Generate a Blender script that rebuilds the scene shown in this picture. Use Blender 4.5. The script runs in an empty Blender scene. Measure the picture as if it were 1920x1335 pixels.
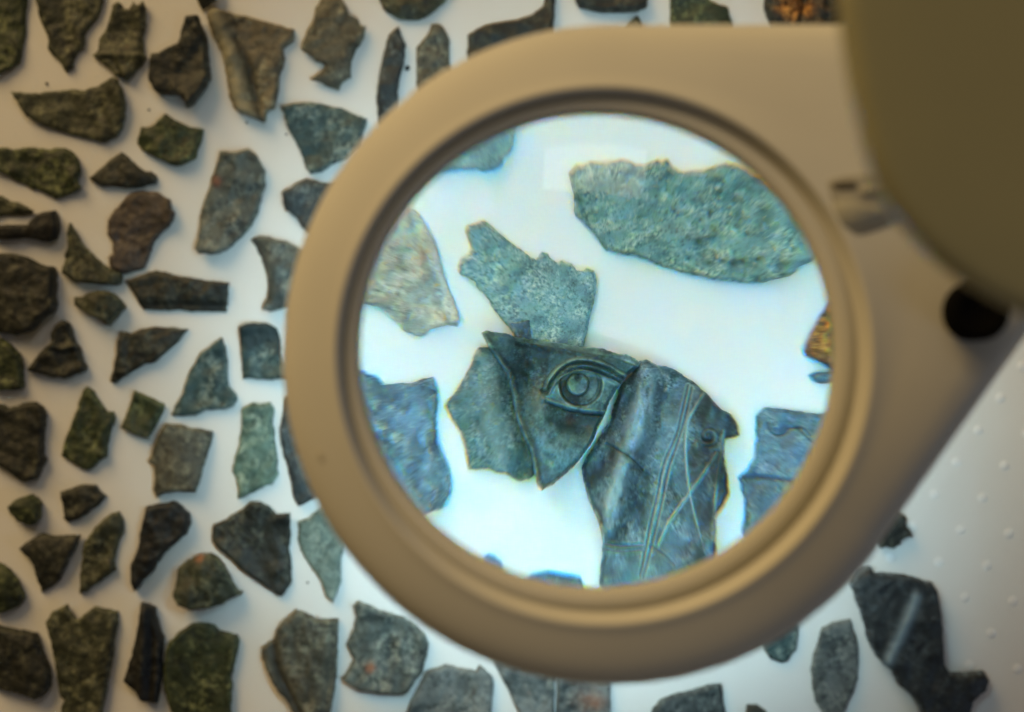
import bpy, math, random
import numpy as np
from mathutils import Vector, noise
from mathutils.geometry import delaunay_2d_cdt

random.seed(7)
S = bpy.context.scene
COL = S.collection

# ------------------------------------------------------------------ camera
CAM_Z = 0.528                       # metres above the table, looking straight down
FPX = 50.0 / 36.0 * 1920.0          # focal length in photograph pixels
CU, CV = 960.0, 667.5
cam_d = bpy.data.cameras.new('camera')
cam_d.lens = 50.0; cam_d.sensor_width = 36.0
cam_d.clip_start = 0.01; cam_d.clip_end = 20.0
cam_d.dof.use_dof = True
cam_d.dof.focus_distance = 0.735
cam_d.dof.aperture_fstop = 9.0
cam = bpy.data.objects.new('camera', cam_d)
cam.location = (0, 0, CAM_Z)
COL.objects.link(cam)
S.camera = cam

# ------------------------------------------------------------------ world, exposure
W = bpy.data.worlds.new('World'); S.world = W; W.use_nodes = True
bg = W.node_tree.nodes['Background']
bg.inputs[0].default_value = (1.0, 0.72, 0.38, 1); bg.inputs[1].default_value = 0.060
S.view_settings.view_transform = 'Standard'; S.view_settings.look = 'None'
S.view_settings.exposure = 0.0; S.view_settings.gamma = 1.0
S.cycles.caustics_refractive = False; S.cycles.caustics_reflective = False
S.cycles.max_bounces = 12; S.cycles.transmission_bounces = 8
S.cycles.sample_clamp_indirect = 0.0
S.cycles.use_denoising = True

# ------------------------------------------------------------------ lamps
def area(name, loc, target, power, color, sx, sy=None, shape='RECTANGLE'):
    d = bpy.data.lights.new(name, 'AREA'); d.shape = shape
    d.size = sx
    if sy: d.size_y = sy
    d.energy = power; d.color = color
    o = bpy.data.objects.new(name, d); o.location = loc
    o.rotation_euler = (Vector(target) - Vector(loc)).to_track_quat('-Z', 'Y').to_euler()
    COL.objects.link(o)
    return o
# warm gallery lamp high up to the upper left, and a white ceiling panel that mirrors in the glass
area('gallery_lamp', (-1.40, 2.00, 1.36), (-0.02, 0.02, 0), 52.0, (1.0, 0.69, 0.31), 1.5, 1.5)
area('ceiling_panel', (0.105, 0.860, 1.28), (0.02, 0.03, 0.15), 1.7, (1.0, 0.93, 0.84), 0.42, 0.46)

# added cool fill for the right side of the table, no source in view
area('cool_fill_light', (0.80, -0.42, 0.46), (0.12, -0.06, 0), 0.65, (.42, .64, 1.0), 0.30, 0.30)

# ------------------------------------------------------------------ pixel <-> place
def at(u, v, z):
    k = (CAM_Z - z) / FPX
    return ((u - CU) * k, -(v - CV) * k)
def at_np(uv, z):
    k = (CAM_Z - z) / FPX
    return np.stack([(uv[:, 0] - CU) * k, -(uv[:, 1] - CV) * k], 1)

LENS_Z = 0.146; LENS_R = 0.0655; LENS_CURV = 0.240; LENS_EDGE = 0.002; IOR = 1.5
LX, LY = at(1118, 658, 0.151)
SAG = LENS_CURV - math.sqrt(LENS_CURV ** 2 - LENS_R ** 2)

def through_lens(uv, z):
    """where a ray of sight through the magnifying glass lands on the height z"""
    o = np.array([0.0, 0.0, CAM_Z])
    d = np.stack([(uv[:, 0] - CU) / FPX, -(uv[:, 1] - CV) / FPX, -np.ones(len(uv))], 1)
    d /= np.linalg.norm(d, axis=1)[:, None]
    p = np.repeat(o[None], len(uv), 0)
    def hit(p, d, c, R, sign):
        oc = p - c
        b = (oc * d).sum(1); cc = (oc * oc).sum(1) - R * R
        return p + d * (-b + sign * np.sqrt(np.maximum(b * b - cc, 1e-12)))[:, None]
    def refr(d, n, e):
        c = -(d * n).sum(1)
        k = np.maximum(1 - e * e * (1 - c * c), 0)
        return e * d + (e * c - np.sqrt(k))[:, None] * n
    c1 = np.array([LX, LY, LENS_Z + LENS_EDGE / 2 + SAG - LENS_CURV])
    c2 = np.array([LX, LY, LENS_Z - LENS_EDGE / 2 - SAG + LENS_CURV])
    p = hit(p, d, c1, LENS_CURV, -1); d = refr(d, (p - c1) / LENS_CURV, 1 / IOR)
    p = hit(p, d, c2, LENS_CURV, 1); d = refr(d, -(p - c2) / LENS_CURV, IOR)
    t = (z - p[:, 2]) / d[:, 2]
    return (p + d * t[:, None])[:, :2]

# ------------------------------------------------------------------ helpers
def link(o, parent=None):
    COL.objects.link(o)
    if parent: o.parent = parent
    return o
def mesh_obj(name, verts, faces, mat, parent=None, smooth=True):
    me = bpy.data.meshes.new(name)
    me.from_pydata([tuple(map(float, v)) for v in verts], [], faces)
    me.materials.append(mat)
    if smooth: me.polygons.foreach_set('use_smooth', [True] * len(me.polygons))
    me.update()
    return link(bpy.data.objects.new(name, me), parent)
def tag(o, label, cat, group=None, kind=None):
    if label: o['label'] = label
    if cat: o['category'] = cat
    if group: o['group'] = group
    if kind: o['kind'] = kind
    return o
def nodes(name):
    m = bpy.data.materials.new(name); m.use_nodes = True
    return m, m.node_tree.nodes, m.node_tree.links
def new(n, t, **kw):
    x = n.new(t)
    for k, v in kw.items(): setattr(x, k, v)
    return x
def ramp(n, stops, interp='LINEAR'):
    r = n.new('ShaderNodeValToRGB'); cr = r.color_ramp; cr.interpolation = interp
    while len(cr.elements) < len(stops): cr.elements.new(0.5)
    for e, (p, c) in zip(cr.elements, stops):
        e.position = p; e.color = (*c, 1) if len(c) == 3 else c
    return r

# ------------------------------------------------------------------ materials
PAL = {
 'olive':  ((.020,.024,.014), (.062,.072,.044), (.235,.245,.150), (.10,.065,.03)),
 'moss':   ((.014,.022,.011), (.046,.066,.030), (.190,.220,.100), (.09,.065,.025)),
 'dark':   ((.009,.011,.009), (.027,.031,.025), (.120,.125,.090), (.06,.04,.025)),
 'black':  ((.006,.006,.006), (.012,.013,.013), (.040,.046,.042), (.03,.025,.02)),
 'brown':  ((.036,.028,.022), (.070,.053,.043), (.140,.112,.090), (.05,.04,.03)),
 'tan':    ((.055,.048,.030), (.140,.118,.078), (.330,.310,.210), (.13,.075,.04)),
 'teal':   ((.015,.038,.041), (.056,.116,.122), (.270,.330,.290), (.12,.10,.055)),
 'green':  ((.050,.095,.075), (.125,.210,.165), (.360,.440,.340), (.17,.12,.08)),
 'grey':   ((.030,.038,.036), (.100,.118,.108), (.310,.330,.275), (.15,.10,.05)),
 'slate':  ((.012,.018,.020), (.044,.060,.064), (.180,.210,.200), (.10,.075,.06)),
 'star':   ((.022,.062,.074), (.066,.145,.165), (.330,.420,.400), (.24,.25,.2)),
 'cobble': ((.075,.145,.165), (.180,.325,.350), (.560,.660,.580), (.42,.44,.34)),
 'sea':    ((.060,.135,.138), (.165,.310,.310), (.520,.600,.480), (.42,.34,.20)),
 'pale':   ((.230,.225,.205), (.460,.435,.385), (.720,.690,.570), (.55,.30,.18)),
 'blue':   ((.035,.070,.115), (.095,.165,.240), (.340,.430,.470), (.36,.34,.26)),
 'eye':    ((.008,.025,.029), (.028,.068,.078), (.250,.400,.410), (.12,.06,.042)),
 'sheen':  ((.010,.024,.032), (.075,.130,.168), (.440,.560,.590), (.20,.19,.10)),
}
_pal_cache = {}
def patina(key, fine=1.0):
    if (key, fine) in _pal_cache: return _pal_cache[(key, fine)]
    cd, cm, cl, cf = PAL[key]
    if key in ('olive', 'moss', 'dark', 'teal', 'slate'): cm = tuple(x * .72 for x in cm)
    m, n, l = nodes('patina_' + key)
    out = n['Material Output']; b = n['Principled BSDF']
    tc = new(n, 'ShaderNodeTexCoord'); oi = new(n, 'ShaderNodeObjectInfo')
    wv = new(n, 'ShaderNodeMath', operation='MULTIPLY'); wv.inputs[1].default_value = 40.0
    l.new(oi.outputs['Random'], wv.inputs[0])
    def nz(scale, detail, rough, dist=0.0):
        t = new(n, 'ShaderNodeTexNoise', noise_dimensions='4D')
        t.inputs['Scale'].default_value = scale; t.inputs['Detail'].default_value = detail
        t.inputs['Roughness'].default_value = rough; t.inputs['Distortion'].default_value = dist
        l.new(tc.outputs['Object'], t.inputs['Vector']); l.new(wv.outputs[0], t.inputs['W'])
        return t.outputs[0]
    fb = fine ** .45
    big = nz(95 * fb, 5, .62, .6); clus = nz(150 * fb, 4, .6, .4); mid = nz(430 * fine, 6, .68, .3); fin = nz(2300 * fine, 3, .6)
    # blotches: dark <-> mid
    r1 = ramp(n, [(.38, cd), (.56, cm)]); l.new(big, r1.inputs[0])
    # light crust
    r2 = ramp(n, [(.46, (0,0,0)), (.62, (1,1,1))]); l.new(mid, r2.inputs[0])
    ck = {'eye': .50, 'sheen': .60, 'star': .85, 'boot': .22}.get(key, 1.0)
    rc = ramp(n, [(.44, (.03 * ck,)*3), (.62, (ck,)*3)]); l.new(clus, rc.inputs[0])
    cm_ = new(n, 'ShaderNodeMath', operation='MULTIPLY'); l.new(r2.outputs[0], cm_.inputs[0]); l.new(rc.outputs[0], cm_.inputs[1])
    mx = new(n, 'ShaderNodeMix', data_type='RGBA'); l.new(cm_.outputs[0], mx.inputs[0])
    l.new(r1.outputs[0], mx.inputs[6]); mx.inputs[7].default_value = (*cl, 1)
    # dark pits
    r3 = ramp(n, [(.33, (.35,.35,.35)), (.47, (1,1,1))]); l.new(mid, r3.inputs[0])
    mul = new(n, 'ShaderNodeMix', data_type='RGBA', blend_type='MULTIPLY'); mul.inputs[0].default_value = 1
    l.new(mx.outputs[2], mul.inputs[6]); l.new(r3.outputs[0], mul.inputs[7])
    # rusty flecks
    flk = nz(210 * fine, 4, .7, .8)
    r4 = ramp(n, [(.66, (0,0,0)), (.74, (1,1,1))]); l.new(flk, r4.inputs[0])
    mf = new(n, 'ShaderNodeMix', data_type='RGBA'); l.new(r4.outputs[0], mf.inputs[0])
    l.new(mul.outputs[2], mf.inputs[6]); mf.inputs[7].default_value = (*cf, 1)
    # fine grain
    r5 = ramp(n, [(.28, (.68,.68,.68)), (.72, (1.26,1.26,1.26))]); l.new(fin, r5.inputs[0])
    mg = new(n, 'ShaderNodeMix', data_type='RGBA', blend_type='MULTIPLY'); mg.inputs[0].default_value = 1
    l.new(mf.outputs[2], mg.inputs[6]); l.new(r5.outputs[0], mg.inputs[7])
    # worn ridges and edges with painted highlights, dirty hollows with painted shade
    at_ = new(n, 'ShaderNodeAttribute', attribute_name='wear_highlight')
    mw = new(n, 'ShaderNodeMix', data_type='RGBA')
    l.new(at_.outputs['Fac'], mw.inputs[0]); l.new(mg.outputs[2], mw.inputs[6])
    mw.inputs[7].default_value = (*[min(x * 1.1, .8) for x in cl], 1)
    ad = new(n, 'ShaderNodeAttribute', attribute_name='dirt_shade')
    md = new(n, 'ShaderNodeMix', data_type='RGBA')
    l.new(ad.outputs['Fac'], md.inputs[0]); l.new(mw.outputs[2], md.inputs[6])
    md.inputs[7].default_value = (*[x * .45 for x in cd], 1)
    au = new(n, 'ShaderNodeAttribute', attribute_name='rust')
    mr = new(n, 'ShaderNodeMix', data_type='RGBA')
    l.new(au.outputs['Fac'], mr.inputs[0]); l.new(md.outputs[2], mr.inputs[6]); mr.inputs[7].default_value = (.30, .115, .055, 1)
    l.new(mr.outputs[2], b.inputs['Base Color'])
    rr = ramp(n, [(.3, (.30,)*3), (.7, (.52,)*3)] if key in ('eye', 'sheen', 'blue') else [(.3, (.40,)*3), (.7, (.68,)*3)]); l.new(mid, rr.inputs[0])
    l.new(rr.outputs[0], b.inputs['Roughness'])
    b.inputs['Specular IOR Level'].default_value = .45
    if key in ('sheen', 'eye', 'blue'):
        b.inputs['Metallic'].default_value = .25
    bp = new(n, 'ShaderNodeBump'); bp.inputs['Strength'].default_value = .55 if fine == 1 else .38; bp.inputs['Distance'].default_value = .0006 / fine
    add = new(n, 'ShaderNodeMath', operation='MULTIPLY_ADD'); add.inputs[1].default_value = .35
    l.new(fin, add.inputs[0]); l.new(mid, add.inputs[2])
    l.new(add.outputs[0], bp.inputs['Height']); l.new(bp.outputs[0], b.inputs['Normal'])
    _pal_cache[(key, fine)] = m
    return m

def plain(name, col, rough=.5, spec=.5, bump=0.0, bscale=900, var=.06):
    m, n, l = nodes(name); b = n['Principled BSDF']
    tc = new(n, 'ShaderNodeTexCoord')
    t = new(n, 'ShaderNodeTexNoise'); t.inputs['Scale'].default_value = bscale; t.inputs['Detail'].default_value = 4
    l.new(tc.outputs['Object'], t.inputs['Vector'])
    t2 = new(n, 'ShaderNodeTexNoise'); t2.inputs['Scale'].default_value = 22; t2.inputs['Detail'].default_value = 5
    l.new(tc.outputs['Object'], t2.inputs['Vector'])
    r = ramp(n, [(.3, tuple(c * (1 - var) for c in col)), (.7, tuple(min(1, c * (1 + var)) for c in col))])
    l.new(t2.outputs[0], r.inputs[0]); l.new(r.outputs[0], b.inputs['Base Color'])
    b.inputs['Roughness'].default_value = rough; b.inputs['Specular IOR Level'].default_value = spec
    if bump:
        bp = new(n, 'ShaderNodeBump'); bp.inputs['Strength'].default_value = bump; bp.inputs['Distance'].default_value = .0002
        l.new(t.outputs[0], bp.inputs['Height']); l.new(bp.outputs[0], b.inputs['Normal'])
    return m
M_TABLE = plain('white_table_cloth', (.80, .795, .78), .75, .25, .25, 1400, .025)
M_DOT = plain('embossed_white', (.87, .87, .87), .5, .4, 0, 900, .01)
M_TAN = plain('cream_plastic', (.62, .60, .52), .58, .28, .10, 2600, .03)
M_COVER = plain('olive_plastic', (.32, .295, .16), .5, .35, .12, 2600, .03)
M_BLACK = plain('black_rubber', (.003, .003, .003), .9, .05, .1, 2000, .1)
M_METAL = plain('grey_metal', (.35, .35, .34), .35, .5, .05, 900, .05)
M_METAL.node_tree.nodes['Principled BSDF'].inputs['Metallic'].default_value = .9

def gold_material():
    m = patina('dark').copy(); m.name = 'gilded_patina'
    n, l = m.node_tree.nodes, m.node_tree.links
    out = n['Material Output']; base = n['Principled BSDF']
    g = new(n, 'ShaderNodeBsdfPrincipled'); g.inputs['Metallic'].default_value = .75; g.inputs['Roughness'].default_value = .38
    tc = new(n, 'ShaderNodeTexCoord')
    t = new(n, 'ShaderNodeTexNoise'); t.inputs['Scale'].default_value = 420; t.inputs['Detail'].default_value = 6; t.inputs['Roughness'].default_value = .7
    l.new(tc.outputs['Object'], t.inputs['Vector'])
    r = ramp(n, [(.36, (.04,.025,.015)), (.48, (.30,.13,.045)), (.60, (.75,.40,.11)), (.70, (1.0,.72,.32))]); l.new(t.outputs[0], r.inputs[0])
    l.new(r.outputs[0], g.inputs['Base Color'])
    bp = new(n, 'ShaderNodeBump'); bp.inputs['Strength'].default_value = .9; bp.inputs['Distance'].default_value = .0012
    l.new(t.outputs[0], bp.inputs['Height']); l.new(bp.outputs[0], g.inputs['Normal'])
    a = new(n, 'ShaderNodeAttribute', attribute_name='gold')
    mx = new(n, 'ShaderNodeMixShader')
    l.new(a.outputs['Fac'], mx.inputs[0]); l.new(base.outputs[0], mx.inputs[1]); l.new(g.outputs[0], mx.inputs[2])
    l.new(mx.outputs[0], out.inputs['Surface'])
    return m

def glass_material(name='magnifying_glass', mirror=True):
    m, n, l = nodes(name); n.remove(n['Principled BSDF'])
    out = n['Material Output']
    prev = None
    for col, ior in (((.95,.5,0,1), 1.4948), ((0,.5,1,1), 1.5052)):
        rf = new(n, 'ShaderNodeBsdfRefraction'); rf.inputs['Color'].default_value = col
        rf.inputs['IOR'].default_value = ior; rf.inputs['Roughness'].default_value = 0
        if prev is None: prev = rf.outputs[0]
        else:
            a = new(n, 'ShaderNodeAddShader'); l.new(prev, a.inputs[0]); l.new(rf.outputs[0], a.inputs[1]); prev = a.outputs[0]
    if not mirror:
        l.new(prev, out.inputs['Surface']); return m
    gl = new(n, 'ShaderNodeBsdfGlossy'); gl.inputs['Roughness'].default_value = 0.0
    fr = new(n, 'ShaderNodeFresnel'); fr.inputs['IOR'].default_value = 1.5
    mx = new(n, 'ShaderNodeMixShader')
    l.new(fr.outputs[0], mx.inputs[0]); l.new(prev, mx.inputs[1]); l.new(gl.outputs[0], mx.inputs[2])
    l.new(mx.outputs[0], out.inputs['Surface'])
    return m

# ------------------------------------------------------------------ the table
def box(name, x0, x1, y0, y1, z0, z1, mat, parent=None):
    v = [(x0,y0,z0),(x1,y0,z0),(x1,y1,z0),(x0,y1,z0),(x0,y0,z1),(x1,y0,z1),(x1,y1,z1),(x0,y1,z1)]
    f = [(3,2,1,0),(4,5,6,7),(0,1,5,4),(1,2,6,5),(2,3,7,6),(3,0,4,7)]
    return mesh_obj(name, v, f, mat, parent, False)
table = tag(box('table_top', -.75, .75, -.55, .55, -.03, 0, M_TABLE), 'white cloth covered table top under the bronze fragments', None, None, 'structure')

# raised dots of the white padding at the free side of the table
dv, df = [(0, 0, .00016)], []
for k, (r, z) in enumerate(((.0008, .00014), (.0015, .00006), (.0019, -.0001))):
    for i in range(14):
        a = i * 2 * math.pi / 14; dv.append((r * math.cos(a), r * math.sin(a), z))
for i in range(14):
    j = (i + 1) % 14
    df.append((0, 1 + i, 1 + j))
    for k in range(2):
        p, q = 1 + 14 * k, 15 + 14 * k
        df.append((p + i, q + i, q + j, p + j))
dot0 = None
for i in range(-3, 5):
    for j in range(-3, 9):
        u = 1760 + 90 * i + 41 * j; v = 1053 + 7 * i - 60 * j
        if not (1655 < u < 1990 and 640 < v < 1260): continue
        if u < 1690 and v < 1000: continue
        x, y = at(u, v, 0)
        if dot0 is None:
            dot0 = mesh_obj('embossed_dot', dv, df, M_DOT, table); o = dot0
        else:
            o = link(dot0.copy(), table)
        o.location = (x, y, 0.0002)

# ------------------------------------------------------------------ bronze fragments
def fnoise(x, y, z=0.0, oct_=4, h=1.0):
    return noise.fractal(Vector((x, y, z)), h, 2.1, oct_)
def refine(pts, step, amp, seed):
    out = []
    n = len(pts)
    for i in range(n):
        a = np.array(pts[i], float); b = np.array(pts[(i + 1) % n], float)
        L = np.linalg.norm(b - a); k = max(1, int(round(L / step)))
        d = (b - a) / max(L, 1e-6); nn = np.array([-d[1], d[0]])
        for j in range(k):
            t = j / k
            p = a + (b - a) * t
            w = amp * (fnoise(p[0] * .055, p[1] * .055, seed, 3) * 1.2 + .55 * noise.noise(Vector((p[0] * .33, p[1] * .33, seed + 9))))
            out.append(p + nn * w)
    return np.array(out)
def dist_inside(P, poly):
    a = poly; b = np.roll(poly, -1, 0)
    d = np.full(len(P), 1e9); ins = np.zeros(len(P), bool)
    for (ax, ay), (bx, by) in zip(a, b):
        ex, ey = bx - ax, by - ay
        t = np.clip(((P[:, 0] - ax) * ex + (P[:, 1] - ay) * ey) / max(ex * ex + ey * ey, 1e-9), 0, 1)
        d = np.minimum(d, np.hypot(P[:, 0] - ax - t * ex, P[:, 1] - ay - t * ey))
        c = (ay > P[:, 1]) != (by > P[:, 1])
        if abs(by - ay) > 1e-9:
            ins ^= c & (P[:, 0] < ex * (P[:, 1] - ay) / (by - ay) + ax)
    return d, ins
def seg_dist(P, line):
    """distance to a polyline and the fraction along it"""
    line = np.array(line, float); d = np.full(len(P), 1e9); tt = np.zeros(len(P)); s = np.zeros(len(P))
    n = len(line) - 1
    for i in range(n):
        a, b = line[i], line[i + 1]; e = b - a
        t = np.clip(((P - a) @ e) / max(e @ e, 1e-9), 0, 1)
        q = a + t[:, None] * e; dd = np.hypot(*(P - q).T)
        m = dd < d
        side = e[0] * (P[:, 1] - a[1]) - e[1] * (P[:, 0] - a[0])
        d[m] = dd[m]; tt[m] = ((i + t) / n)[m]; s[m] = np.sign(side[m])
    return d, tt, s
def smooth_line(pts, k=6):
    """Catmull-Rom through the points"""
    p = [np.array(q, float) for q in pts]; p = [2 * p[0] - p[1]] + p + [2 * p[-1] - p[-2]]
    out = []
    for i in range(1, len(p) - 2):
        for j in range(k):
            t = j / k
            out.append(.5 * (2 * p[i] + (p[i+1] - p[i-1]) * t + (2*p[i-1] - 5*p[i] + 4*p[i+1] - p[i+2]) * t*t + (3*p[i] - p[i-1] - 3*p[i+1] + p[i+2]) * t**3))
    out.append(p[-2]); return out
def ss(x): x = np.clip(x, 0, 1); return x * x * (3 - 2 * x)
def gauss(d, w): return np.exp(-(d / w) ** 2)

GROUP = 'bronze fragments laid out on the white table'
seed_n = [0]
def fragment(key, label, pts, lens=False, t=.0022, base=0.0, step=None, amp=None, rough=1.0, bend=None, hf=None,
             name='bronze_fragment', fine=None, mat=None, regions=None, rust=None, dark=None, cat='bronze fragment', parent=None, edge_dark=True):
    """a broken piece of sheet bronze: outline in photograph pixels, real thickness, bent and pitted surface"""
    seed_n[0] += 1; sd = seed_n[0] * 3.17
    rng = random.Random(seed_n[0])
    if step is None: step = 2.6 if lens else 4.2
    if amp is None: amp = 1.5 if lens else 1.7
    poly = refine(pts, step * .9, amp, sd)
    lo, hi = poly.min(0), poly.max(0)
    gx, gy = np.meshgrid(np.arange(lo[0], hi[0], step), np.arange(lo[1], hi[1], step * .866))
    gx = gx + (np.arange(gx.shape[0]) % 2)[:, None] * step * .5
    P = np.stack([gx.ravel(), gy.ravel()], 1)
    P += np.array([[rng.uniform(-.2, .2) * step, rng.uniform(-.2, .2) * step] for _ in range(len(P))])
    d, ins = dist_inside(P, poly)
    P = P[ins & (d > step * .55)]; d = d[ins & (d > step * .55)]
    nb = len(poly)
    allp = [Vector(p) for p in poly] + [Vector(p) for p in P]
    vs, _, fs, _, _, _ = delaunay_2d_cdt(allp, [], [list(range(nb))], 1, 1e-5)
    UV = np.array([[v.x, v.y] for v in vs]); nv = len(UV)
    D = np.concatenate([np.zeros(nb), d])
    if nv != len(D): D = dist_inside(UV, poly)[0]; D[:nb] = 0
    # heights in metres
    px = .00011 if lens else .000198
    fr = 1.0 if lens else 1.6
    N = np.array([fnoise(u * .018 * fr, v * .018 * fr, sd, 4) for u, v in UV])
    N2 = np.array([noise.noise(Vector((u * .14 * fr, v * .14 * fr, sd))) for u, v in UV])
    rim = 7.0 if lens else 5.0
    H = t * (.55 + .45 * np.sqrt(np.clip(D / rim, 0, 1))) + rough * (N * (.00075 if lens else .00105) + N2 * (.00009 if lens else .00022)) * np.clip(D / rim, .25, 1)
    c = poly.mean(0); ext = (hi - lo).max() / 2
    lift = np.zeros(nv)
    if bend is None and not lens:
        a = rng.uniform(0, math.pi); bend = (math.degrees(a), rng.choice([-1, 1, 1]) * rng.uniform(.0008, .0028))
    if bend:
        a = math.radians(bend[0]); q = ((UV - c) @ np.array([math.cos(a), math.sin(a)])) / ext
        lift = bend[1] * q * q if bend[1] > 0 else -bend[1] * np.clip(1 - q * q, 0, 1)
        lift = lift - lift.min()
    wear_highlight = np.zeros(nv); dirt_shade = np.zeros(nv); gold = np.zeros(nv); rst = np.zeros(nv)
    if rust:
        rst = np.clip(rust[3] * gauss(np.hypot(UV[:, 0] - rust[0], UV[:, 1] - rust[1]), rust[2]) * (1 + 1.2 * N + N2), 0, .85)
    if dark:
        dirt_shade += ss((dark[0] - UV[:, 1] + 22 * N + 10 * N2) / dark[1]) * .85
    # worn rims, uneven
    wear_highlight += gauss(D, 2.2 if lens else 2.0) * np.clip(.25 + N2 * 1.1, 0, .7)
    if hf:
        r = hf(UV, D, N)
        H = H + r[0] * px
        if len(r) > 1 and r[1] is not None: wear_highlight = np.clip(wear_highlight + r[1], 0, 1)
        if len(r) > 2 and r[2] is not None: dirt_shade = np.clip(dirt_shade + r[2], 0, 1)
        if len(r) > 3 and r[3] is not None: gold = np.clip(r[3], 0, 1)
    zt = base + lift + np.maximum(H, .0004)
    zp = base + float(np.mean(lift)) + t
    XY = through_lens(UV, zp) if lens else at_np(UV, zp)
    # walls and underside
    ctr = XY.mean(0)
    B = XY[:nb]; nrm = np.roll(B, 1, 0) - np.roll(B, -1, 0); nrm = np.stack([-nrm[:, 1], nrm[:, 0]], 1)
    nrm /= np.maximum(np.linalg.norm(nrm, axis=1)[:, None], 1e-9)
    area2 = (B[:, 0] * np.roll(B[:, 1], -1) - np.roll(B[:, 0], -1) * B[:, 1]).sum()
    inw = nrm if area2 < 0 else -nrm
    low = B + inw * (.25 * t) * 0
    verts = [(XY[i, 0] - ctr[0], XY[i, 1] - ctr[1], zt[i]) for i in range(nv)]
    zb = base + lift[:nb]
    off = nv
    verts += [(low[i, 0] - ctr[0], low[i, 1] - ctr[1], zb[i] + .00005) for i in range(nb)]
    faces = []
    for f in fs:
        a, b_, c_ = [verts[i] for i in f[:3]]
        cr = (b_[0]-a[0])*(c_[1]-a[1]) - (b_[1]-a[1])*(c_[0]-a[0])
        faces.append(tuple(f) if cr > 0 else tuple(reversed(f)))
    ntop = len(faces)
    ccw = area2 > 0
    for i in range(nb):
        j = (i + 1) % nb
        faces.append((i, off + i, off + j, j) if ccw else (j, off + j, off + i, i))
    faces.append(tuple(range(off + nb - 1, off - 1, -1)) if ccw else tuple(range(off, off + nb)))
    wear_highlight = np.concatenate([wear_highlight, np.zeros(nb)]); dirt_shade = np.concatenate([dirt_shade, np.full(nb, .35)]); gold = np.concatenate([gold, gold[:nb]]); rst = np.concatenate([rst, np.zeros(nb)])
    mat = mat or patina(key, fine or (3.0 if lens else 1.0))
    def build(nm, fidx, par):
        used = sorted({i for k in fidx for i in faces[k]}); mp = {v: i for i, v in enumerate(used)}
        o = mesh_obj(nm, [verts[i] for i in used], [tuple(mp[i] for i in faces[k]) for k in fidx], mat, par)
        for an, arr in (('wear_highlight', wear_highlight), ('dirt_shade', dirt_shade), ('gold', gold), ('rust', rst)):
            A = o.data.attributes.new(an, 'FLOAT', 'POINT'); A.data.foreach_set('value', [float(arr[i]) for i in used])
        sm = [k < ntop for k in fidx]; o.data.polygons.foreach_set('use_smooth', sm)
        return o
    if regions:
        cen = np.array([UV[[i for i in f if i < nv][:3]].mean(0) for f in faces[:ntop]])
        reg = regions(cen)
        body = [k for k in range(len(faces)) if k >= ntop or reg[k] == '']
        root = build(name, body, parent)
        for rn in sorted(set(reg) - {''}):
            build(rn, [k for k in range(ntop) if reg[k] == rn], root)
    else:
        root = build(name, range(len(faces)), parent)
    root.location = (ctr[0], ctr[1], 0)
    if parent is None: tag(root, label, cat, GROUP)
    return root

# --- pieces seen beside the magnifier -------------------------------------------------
def fold(line, w, h, wear_highlight=0.0, dirt_shade=0.0, wd=None, groove=None):
    """a fold, ridge or crease along a line"""
    def f(P, D, N):
        d, t, s = seg_dist(P, line)
        z = h * gauss(d, w); we = wear_highlight * gauss(d, wd or w); di = np.zeros(len(P))
        if groove:
            gd, gt, gs = seg_dist(P, groove[0])
            z = z - groove[2] * gauss(gd, groove[1]); di = dirt_shade * gauss(gd, groove[1])
        return z, we, di
    return f
def gold_top(P, D, N):
    g = gauss(np.hypot(P[:, 0] - 1487, (P[:, 1] - 5) * .9), 30) * 1.7 - .25 + N * .9
    c = gauss(np.hypot(P[:, 0] - 1515, P[:, 1] - 16), 13) * 1.2
    bump = -9 * gauss(np.abs(P[:, 0] - 1506 - (P[:, 1] - 20) * -.3), 5) + N * 7
    return bump, None, None, np.clip(np.maximum(g, c), 0, 1)
def hole(u, v, r):
    def f(P, D, N):
        d = np.hypot(P[:, 0] - u, P[:, 1] - v)
        return -6 * gauss(d, r), 1.3 * gauss(d, r), None
    return f

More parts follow.
